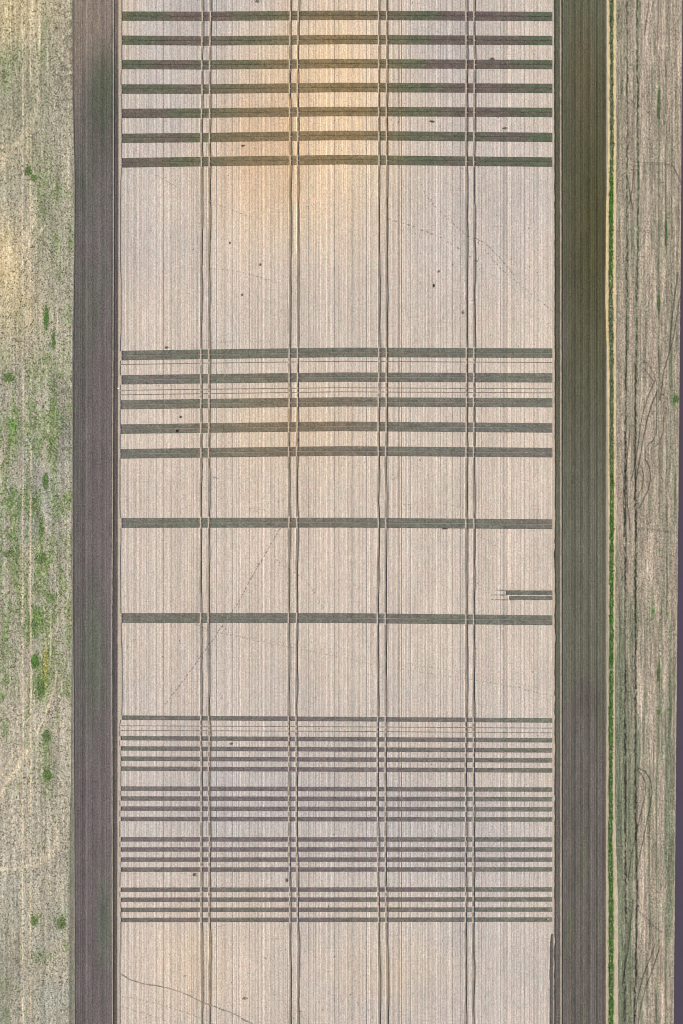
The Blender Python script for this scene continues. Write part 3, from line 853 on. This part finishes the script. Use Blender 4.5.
ORD = ['topmost', 'second', 'third', 'fourth', 'fifth', 'sixth', 'lowest']
wl = []
for i in range(7):
    wl.append(('%s of the seven wide dark strips crossing the top of the pale field' % ORD[i], 'wide dark strips near the top'))
five = ['topmost of the five wide dark strips in mid field, with one thin row beneath it',
        'second wide dark strip in mid field, with two thin dark rows beneath it',
        'middle one of the five wide dark strips crossing the mid field',
        'fourth of the five wide dark strips crossing the mid field',
        'lowest of the five wide mid field strips, above the open pale gap']
for t in five:
    wl.append((t, 'wide dark strips in mid field'))
wl.append(('lone wide dark strip below the five, with open pale crop above and below', 'lone wide dark strips'))
wl.append(('lone wide dark strip just under the short half length strip', 'lone wide dark strips'))
for i, t in enumerate(WIDE):
    top = cross(*t[:4]); w = t[4]
    xm, ym = W(337, float(top(337)) + w / 2)
    org = (float(xm), float(ym), 0.0)
    root = bpy.data.objects.new('crop_strip', None)
    root.location = org; C.objects.link(root)
    root.empty_display_size = 1
    tag(root, wl[i][0], 'crop strip', wl[i][1])
    xl0 = 122.4 if i not in (9, 10, 11) else 121.2
    hw = (w - .42) / 2
    for k in (0, 1):
        tf = (lambda x, top=top, k=k, hw=hw: top(x) + k * (hw + .42))
        bed_mesh(tf, hw, xl0, 552.3, seed=i * 2 + k, inner=k).obj('bed', M_dark, parent=root, origin=org)
nl = ['topmost narrow dark strip, with two thin dark rows directly beneath it']
for b, nm in enumerate(('first', 'second', 'third', 'bottom')):
    for q in ('top', 'second', 'third', 'lowest'):
        nl.append('%s strip of the %s bundle of four narrow dark strips in the lower field' % (q, nm))
for i, (yl, yr, w) in enumerate(NARROW):
    top = cross(yl, yl * .8 + yr * .2, (yl + yr) / 2, yr)
    xm, ym = W(337, float(top(337)) + w / 2)
    org = (float(xm), float(ym), 0.0)
    o = bed_mesh(top, w, 123.2 if i == 0 else 121.6, 552.2, seed=40 + i).obj('crop_strip', M_dark, origin=org)
    tag(o, nl[i], 'crop strip', 'narrow dark strips low in the pale field')
rl = ['thin dark row just under the topmost wide mid field strip',
      'upper of the two thin dark rows under the second wide mid field strip',
      'lower of the two thin dark rows under the second wide mid field strip',
      'upper of the two thin dark rows under the topmost narrow strip',
      'lower of the two thin dark rows under the topmost narrow strip']


def row_colour(x, y):
    return mixc(dark_colour(x, y), (150, 138, 126), .45 + .3 * vnoise(x, y, 5, 3, 310))


for i, t in enumerate(ROWS):
    top = cross(*t[:4])
    xm, ym = W(337, float(top(337)))
    org = (float(xm), float(ym), 0.0)
    o = bed_mesh(top, t[4], 121.8, 552.2, seed=60 + i, hgt=.24, cf=row_colour).obj('crop_row', M_dark, origin=org)
    tag(o, rl[i], 'crop row', 'thin dark crop rows')
# the half length strip at the right
xm, ym = W(530, 595)
org = (float(xm), float(ym), 0.0)
root = bpy.data.objects.new('crop_strip', None); root.location = org; C.objects.link(root)
tag(root, 'short dark double strip reaching in from the right edge, thin rows at its end', 'crop strip')
fl = lambda v: (lambda x: np.asarray(x, float) * 0 + v)
bed_mesh(fl(590.4), 4.4, 506.2, 552.3, seed=70, hgt=.44).obj('bed', M_dark, parent=root, origin=org)
bed_mesh(fl(596.0), 4.0, 509.0, 552.3, seed=71, hgt=.44).obj('bed', M_dark, parent=root, origin=org)
for ya, xa, xb in ((589.6, 495.5, 507), (594.4, 491, 509), (599.2, 491, 509.5)):
    bed_mesh(fl(ya), 1.0, xa, xb, seed=72, hgt=.42, cf=row_colour).obj('row', M_dark, parent=root, origin=org)

# ------------------------------------------------------------------ animal trails trodden across the pale crop
def trail(pts, w, dash, strength, z=HC + .09, seed=0, jit=.5, colr=None):
    acc = Acc()
    p = np.array(pts, float)
    seg = np.hypot(*np.diff(p, axis=0).T); s = np.concatenate([[0], np.cumsum(seg)])
    rr = np.random.default_rng(seed)
    t = 0.0
    while t < s[-1]:
        ln = dash[0] * (.5 + rr.random())
        m = max(int(ln / .8), 2) + 1
        ts = np.linspace(t, min(t + ln, s[-1]), m)
        x = np.interp(ts, s, p[:, 0]) + np.cumsum(rr.normal(0, .05, m)) + rr.normal(0, jit * .4)
        y = np.interp(ts, s, p[:, 1]) + rr.normal(0, jit * .4) + np.cumsum(rr.normal(0, .05, m))
        if m >= 2 and ts[-1] - ts[0] > .2:
            dx = np.gradient(x); dy = np.gradient(y); l_ = np.hypot(dx, dy) + 1e-6
            nx, ny = -dy / l_, dx / l_
            ww = w * 1.15 * (.6 + .8 * rr.random(m)); ww[0] *= .3; ww[-1] *= .3
            X = np.stack([x + nx * ww / 2, x, x - nx * ww / 2]); Yy = np.stack([y + ny * ww / 2, y, y - ny * ww / 2])
            Z = np.stack([np.full(m, z - .03), np.full(m, z), np.full(m, z - .03)]) 
            c = mixc(pale_colour(X, Yy), colr if colr is not None else (84, 80, 78), min(1, strength * .9) * (.6 + .5 * rr.random()))
            sheet(acc, X, Yy, Z, alb(c))
        t += ln + dash[1] * (.4 + 1.2 * rr.random())
    return acc


TR = [([(122, 974), (130, 979), (142, 983), (158, 985.5), (176, 990), (190, 995), (202, 1001), (214, 1006), (230, 1012), (250, 1022), (262, 1030)], 1.0, (8, .3), .60),
      ([(122, 996), (140, 999), (160, 1004), (180, 1010), (202, 1018), (220, 1026)], .6, (4, 1.5), .35),
      ([(122, 1006), (140, 1012), (160, 1018), (180, 1026)], .6, (4, 2.5), .35),
      ([(281, 528), (276, 536), (267, 551), (262, 560), (252, 577), (246, 589), (240, 600), (230, 615), (221, 628), (206, 650), (190, 672), (165, 705)], .8, (2.5, 1.2), .5),
      ([(266, 549), (274, 556), (282, 565), (290, 568), (310, 585), (325, 610)], .8, (1.2, 2.2), .45),
      ([(196, 624), (215, 632), (240, 637), (290, 647), (341, 657), (380, 666), (420, 672), (470, 679), (520, 688), (553, 696)], .6, (1.4, 1.6), .45),
      ([(230, 634), (290, 644), (341, 654), (400, 662), (460, 672), (553, 690)], .6, (1.0, 2.4), .35),
      ([(422, 184), (424, 192), (434, 206), (445, 216), (458, 228), (466, 234), (478, 242), (487, 252), (500, 268), (520, 285), (553, 312)], .7, (1.6, 2.2), .5),
      ([(388, 219), (394, 221), (402, 223), (420, 229), (440, 237), (462, 250), (478, 262)], .9, (2.2, 4.5), .55),
      ([(410, 347), (428, 332), (446, 316), (462, 304), (480, 298)], .6, (1.5, 2.0), .35),
      ([(412, 345), (430, 322), (436, 312)], .5, (1.0, 3), .3),
      ([(475, 238), (485, 243), (500, 258), (515, 276)], .9, (2.5, 1), .3),
      ([(205, 200), (226, 208), (242, 214), (262, 219)], .6, (2, 2), .35),
      ([(210, 269), (236, 271), (255, 276), (268, 280), (280, 283)], .6, (2, 1.6), .4),
      ([(212, 343), (240, 341), (270, 342)], .6, (2, 2), .35),
      ([(388, 507), (400, 505), (430, 503), (450, 505), (466, 508)], .7, (1.8, 2.0), .4),
      ([(392, 480), (400, 475)], .7, (3, .4), .5), ([(213, 478), (219, 478.5)], .7, (6, 1), .6),
      ([(150, 172), (165, 180), (178, 188)], .5, (1.5, 1.2), .4),
      ([(250, 508), (266, 510)], .5, (4, 1), .3), ([(475, 534), (488, 541), (500, 548)], .5, (1.2, 2), .4),
      ([(455, 965), (478, 966), (500, 970), (530, 974)], .5, (6, 2), .22), ([(215, 927), (228, 925)], .5, (3, 1), .3), ([(252, 940), (285, 938)], .5, (3, 2), .2),
      ([(390, 958), (410, 961)], .5, (3, 2), .25)]
for i, (pts, w, dash, st) in enumerate(TR):
    a_ = trail(pts, w, dash, st, seed=500 + i)
    if a_.n:
        structure(a_.obj('animal_trail', M_pale))

# ------------------------------------------------------------------ thin weeds dotted through the crop (uncountable specks)
n = 2600
px = rng.uniform(123, 551, n); py = rng.uniform(0, 1024, n)
w_ = .15 + ss(.5, .75, fbm(px, py, 14, 18, 401)) + .5 * blob(px, py, 240, 1000, 500, 60)
for cx, cy, rx, ry, s in ((480, 955, 14, 12, 3), (140, 940, 16, 12, 3), (435, 800, 60, 60, .6), (190, 880, 60, 8, 2), (290, 880, 70, 8, 2), (195, 60, 14, 50, 1.5), (450, 50, 30, 40, 1.2), (150, 200, 20, 20, 1),
                          (430, 235, 40, 40, 1), (510, 240, 30, 50, 1), (375, 790, 14, 80, 1.5), (276, 500, 30, 20, 1), (230, 735, 16, 6, 2.5), (300, 745, 20, 6, 2)):
    w_ = w_ + s * blob(px, py, cx, cy, rx, ry)
keep = rng.random(n) < w_ * .5
for f, w in cuts:
    keep &= ~((py > f(px) - .8) & (py < f(px) + w + .8))
for i in range(8):
    keep &= np.abs(px - tl_x(i, py)) > 1.6
px, py = px[keep], py[keep]
cols = mixc(pale_colour(px, py), (84, 84, 74), .40 + .55 * rng.random(len(px)))
o = tufts('crop_weeds', px, py, .17, cols, HC - .02, '', blades=3)
o['kind'] = 'stuff'; o['label'] = 'tiny grey specks of weed dotted through the pale crop'


# ------------------------------------------------------------------ single weeds one can point at
def weed(x, y, rx, ry, colr, label, name='weed_clump', z0=HC - .05, n=40, size=.14, group='dark weed clumps in the pale field', cat='weed', rot=0.0):
    gr_ = np.sqrt(rng.random(n)) * (.95 if n < 60 else 1.0); gt_ = rng.random(n) * 6.2832
    gr_ = gr_ * (.72 + .5 * vnoise(gt_ * 6 / 6.2832, gt_ * 0 + x, 1, 1, 411)); gx_ = gr_ * np.cos(gt_); gy_ = gr_ * np.sin(gt_)
    cx = x + (gx_ * rx * math.cos(rot) - gy_ * ry * math.sin(rot)); cy = y + (gx_ * rx * math.sin(rot) + gy_ * ry * math.cos(rot))
    cols = np.array(colr, float) * (.78 + .44 * rng.random(n))[:, None]
    if n > 60:
        cols = mixc(cols, (158, 158, 130), np.clip(.15 + gr_ * .75, 0, 1) * rng.random(n))
    xm, ym = W(x, y)
    o = tufts(name, cx, cy, size, cols, z0 - 0, '', origin=(float(xm), float(ym), 0.0), lift=.8)
    return tag(o, label, cat, group)


DK = (66, 66, 50)
weed(243.2, 146.2, 2.2, 1.1, (98, 80, 54), 'dark oval weed clump between the two lowest strips of the top seven')
weed(432, 121.8, 2.4, .9, (96, 84, 72), 'dark pointed weed clump right of centre, just below the fifth top strip', rot=.2)
weed(505, 128.5, 2.2, 1.0, (132, 126, 112), 'faint grey weed clump near the right edge between two top strips')
weed(492.5, 59, 2.4, 1.0, (118, 116, 98), 'small green grey weed clump right of the last wheel track near the top')
weed(434, 286, 1.0, 1.6, (52, 52, 44), 'small black triangular weed clump alone in the wide upper gap')
weed(438.8, 271.5, 1.4, .9, (140, 132, 120), 'faint weed clump just above the black triangular one')
weed(242.4, 295, .7, .9, (120, 108, 94), 'tiny brown weed dot in the upper gap, left of centre')
weed(260.5, 264.8, 1.1, 1.1, (140, 126, 110), 'tiny brown weed mark beside the trail in the upper gap')
weed(230, 243, .7, .8, (124, 114, 98), 'tiny dark weed dot high in the upper gap near the left wheel track')
weed(257, 1.5, 2.4, 1.4, (130, 126, 108), 'weed clump at the very top edge of the pale field')
weed(167, 347.7, 2.0, .9, (88, 92, 68), 'dark green weed clump sitting just above the topmost mid field strip')
weed(177.6, 431, 1.3, .9, (48, 46, 36), 'black weed dot inside the fourth mid field strip', z0=.25)
weed(181, 417, .9, .9, (100, 88, 72), 'tiny brown weed dot between the third and fourth mid field strips')
weed(300, 440.5, 1.8, 1.1, (50, 52, 44), 'black weed clump in the second wheel track between two mid field strips', z0=.05)
weed(231.5, 743.5, 2.0, 1.1, (134, 132, 120), 'grey green weed clump between narrow strips of the first bundle')
weed(245, 998, 2.6, 1.4, (132, 132, 100), 'olive weed clump near the bottom edge of the pale field')
weed(194.5, 874.5, 1.8, 1.8, (128, 122, 114), 'grey weed clump beside the left wheel track above the bottom bundle')
weed(287, 879.8, 1.0, 1.8, (122, 118, 112), 'grey weed clump beside the second wheel track above the bottom bundle')
weed(463, 312.5, 1.4, 1.6, (146, 134, 120), 'faint brown weed mark left of the last wheel track in the upper gap')
weed(422, 198, 1.0, 2.2, (124, 118, 108), 'upright grey weed mark high in the upper gap, right of centre') if False else None
weed(445, 528.5, 3.0, .9, (104, 98, 86), 'low brown weed patch hugging the underside of the lone wide strip')
weed(232.5, 449.5, 1.0, .8, (60, 56, 50), 'small dark weed dot on top of the lowest mid field strip', z0=.25) if False else None

# green patches in the left field
GL = [('small bright green weed patch left end of a pair high in the left field', 0), ('dark green weed patch right end of a pair high in the left field', 1),
      ('tall bright green weed patch alone in the upper half of the left field', 2), ('slender green weed patch just below right of the tall bright one', 3),
      ('green weed patch in the middle of the left field, pale stubble around it', 4), ('largest bright green weed patch, beside the yellow patch in the left field', 5),
      ('green weed patch just below the largest one and the yellow patch', 6), ('round bright green weed patch low in the left field', 7),
      ('dull green weed patch above the round bright low one', 8), ('small green weed patch near the bottom, beside the pale wheel marks', 9),
      ('small green weed patch near the bottom, beside the dark crop strip', 10), ('wide dull green weed patch left of centre in the left field', 11),
      ('flat wide green weed patch near the left edge, level with the half length strip', 12), ('green weed patch at the left picture edge, level with mid field strips', 13),
      ('slender upright green weed patch above the wide dull green one', 14), ('green weed patch just above the largest bright one', 15)]
for lab, k in GL:
    x, y, rx, ry, s = GREENS[k]
    nn = int(8 * rx * ry) + 40
    gcol = mixc(np.array((128, 142, 96.0)), (90, 138, 58), np.clip(s - .2, 0, 1) ** 1.5)
    weed(x, y, rx * 1.1, ry * 1.1, gcol, lab, name='weed_patch', z0=.06, n=nn, size=.21, group='green weed patches in the left field', cat='weed patch')
weed(45.6, 664, 2.2, 12, (196, 188, 104), 'yellow flowering weed patch beside the largest bright green patch', name='weed_patch', z0=.07, n=330, size=.19, group='green weed patches in the left field', cat='weed patch')
RG = [(658.8, 104, .8, 17, 'long narrow green weed patch in the fallow near the top right'), (659, 303, .9, 9, 'narrow green weed patch in the fallow, level with the pale upper gap'),
      (666.3, 232, .7, 15, 'thin green weed line in the fallow beside the road, high up'), (677, 399, 1.6, 3.0, 'dark green weed clump against the road edge'),
      (658.8, 672, .8, 9, 'narrow green weed patch in the lower half of the fallow'), (658.8, 712, 1, 2, 'small round green weed clump low in the fallow')]
for x, y, rx, ry, lab in RG:
    weed(x, y, rx, ry, (84, 120, 62), lab, name='weed_patch', z0=.05, n=int(90 + 10 * rx * ry), size=.17, group='green weed patches in the fallow', cat='weed patch')

# ------------------------------------------------------------------ two small marker pegs at the plot edges
def peg(px_, py_, w, h, mat_, label, base=0.0):
    x, y = W(px_, py_)
    acc = Acc()

    def ring(r, z, m=8):
        t = np.arange(m) * 2 * math.pi / m + math.pi / 8
        return np.stack([np.cos(t) * r, np.sin(t) * r, np.full(m, z)], 1)
    rs = [ring(w * .5, 0), ring(w * .5, h * .85), ring(w * .42, h * .93), ring(.01, h)]
    V = np.vstack(rs); m = 8
    F = [[k * m + i, k * m + (i + 1) % m, (k + 1) * m + (i + 1) % m, (k + 1) * m + i] for k in range(3) for i in range(m)]
    o = make_obj('marker_peg', V + np.array([x, y, base]), F, mat_, np.full(V.shape, .8), origin=(float(x), float(y), base))
    return tag(o, label, 'marker')


peg(118.2, 388.5, .34, .5, M_white, 'small white marker on the soil margin at the left edge of the pale field')
peg(547.5, 918.8, .24, .7, M_post, 'small pale yellow marker in the lowest narrow strip near its right end')
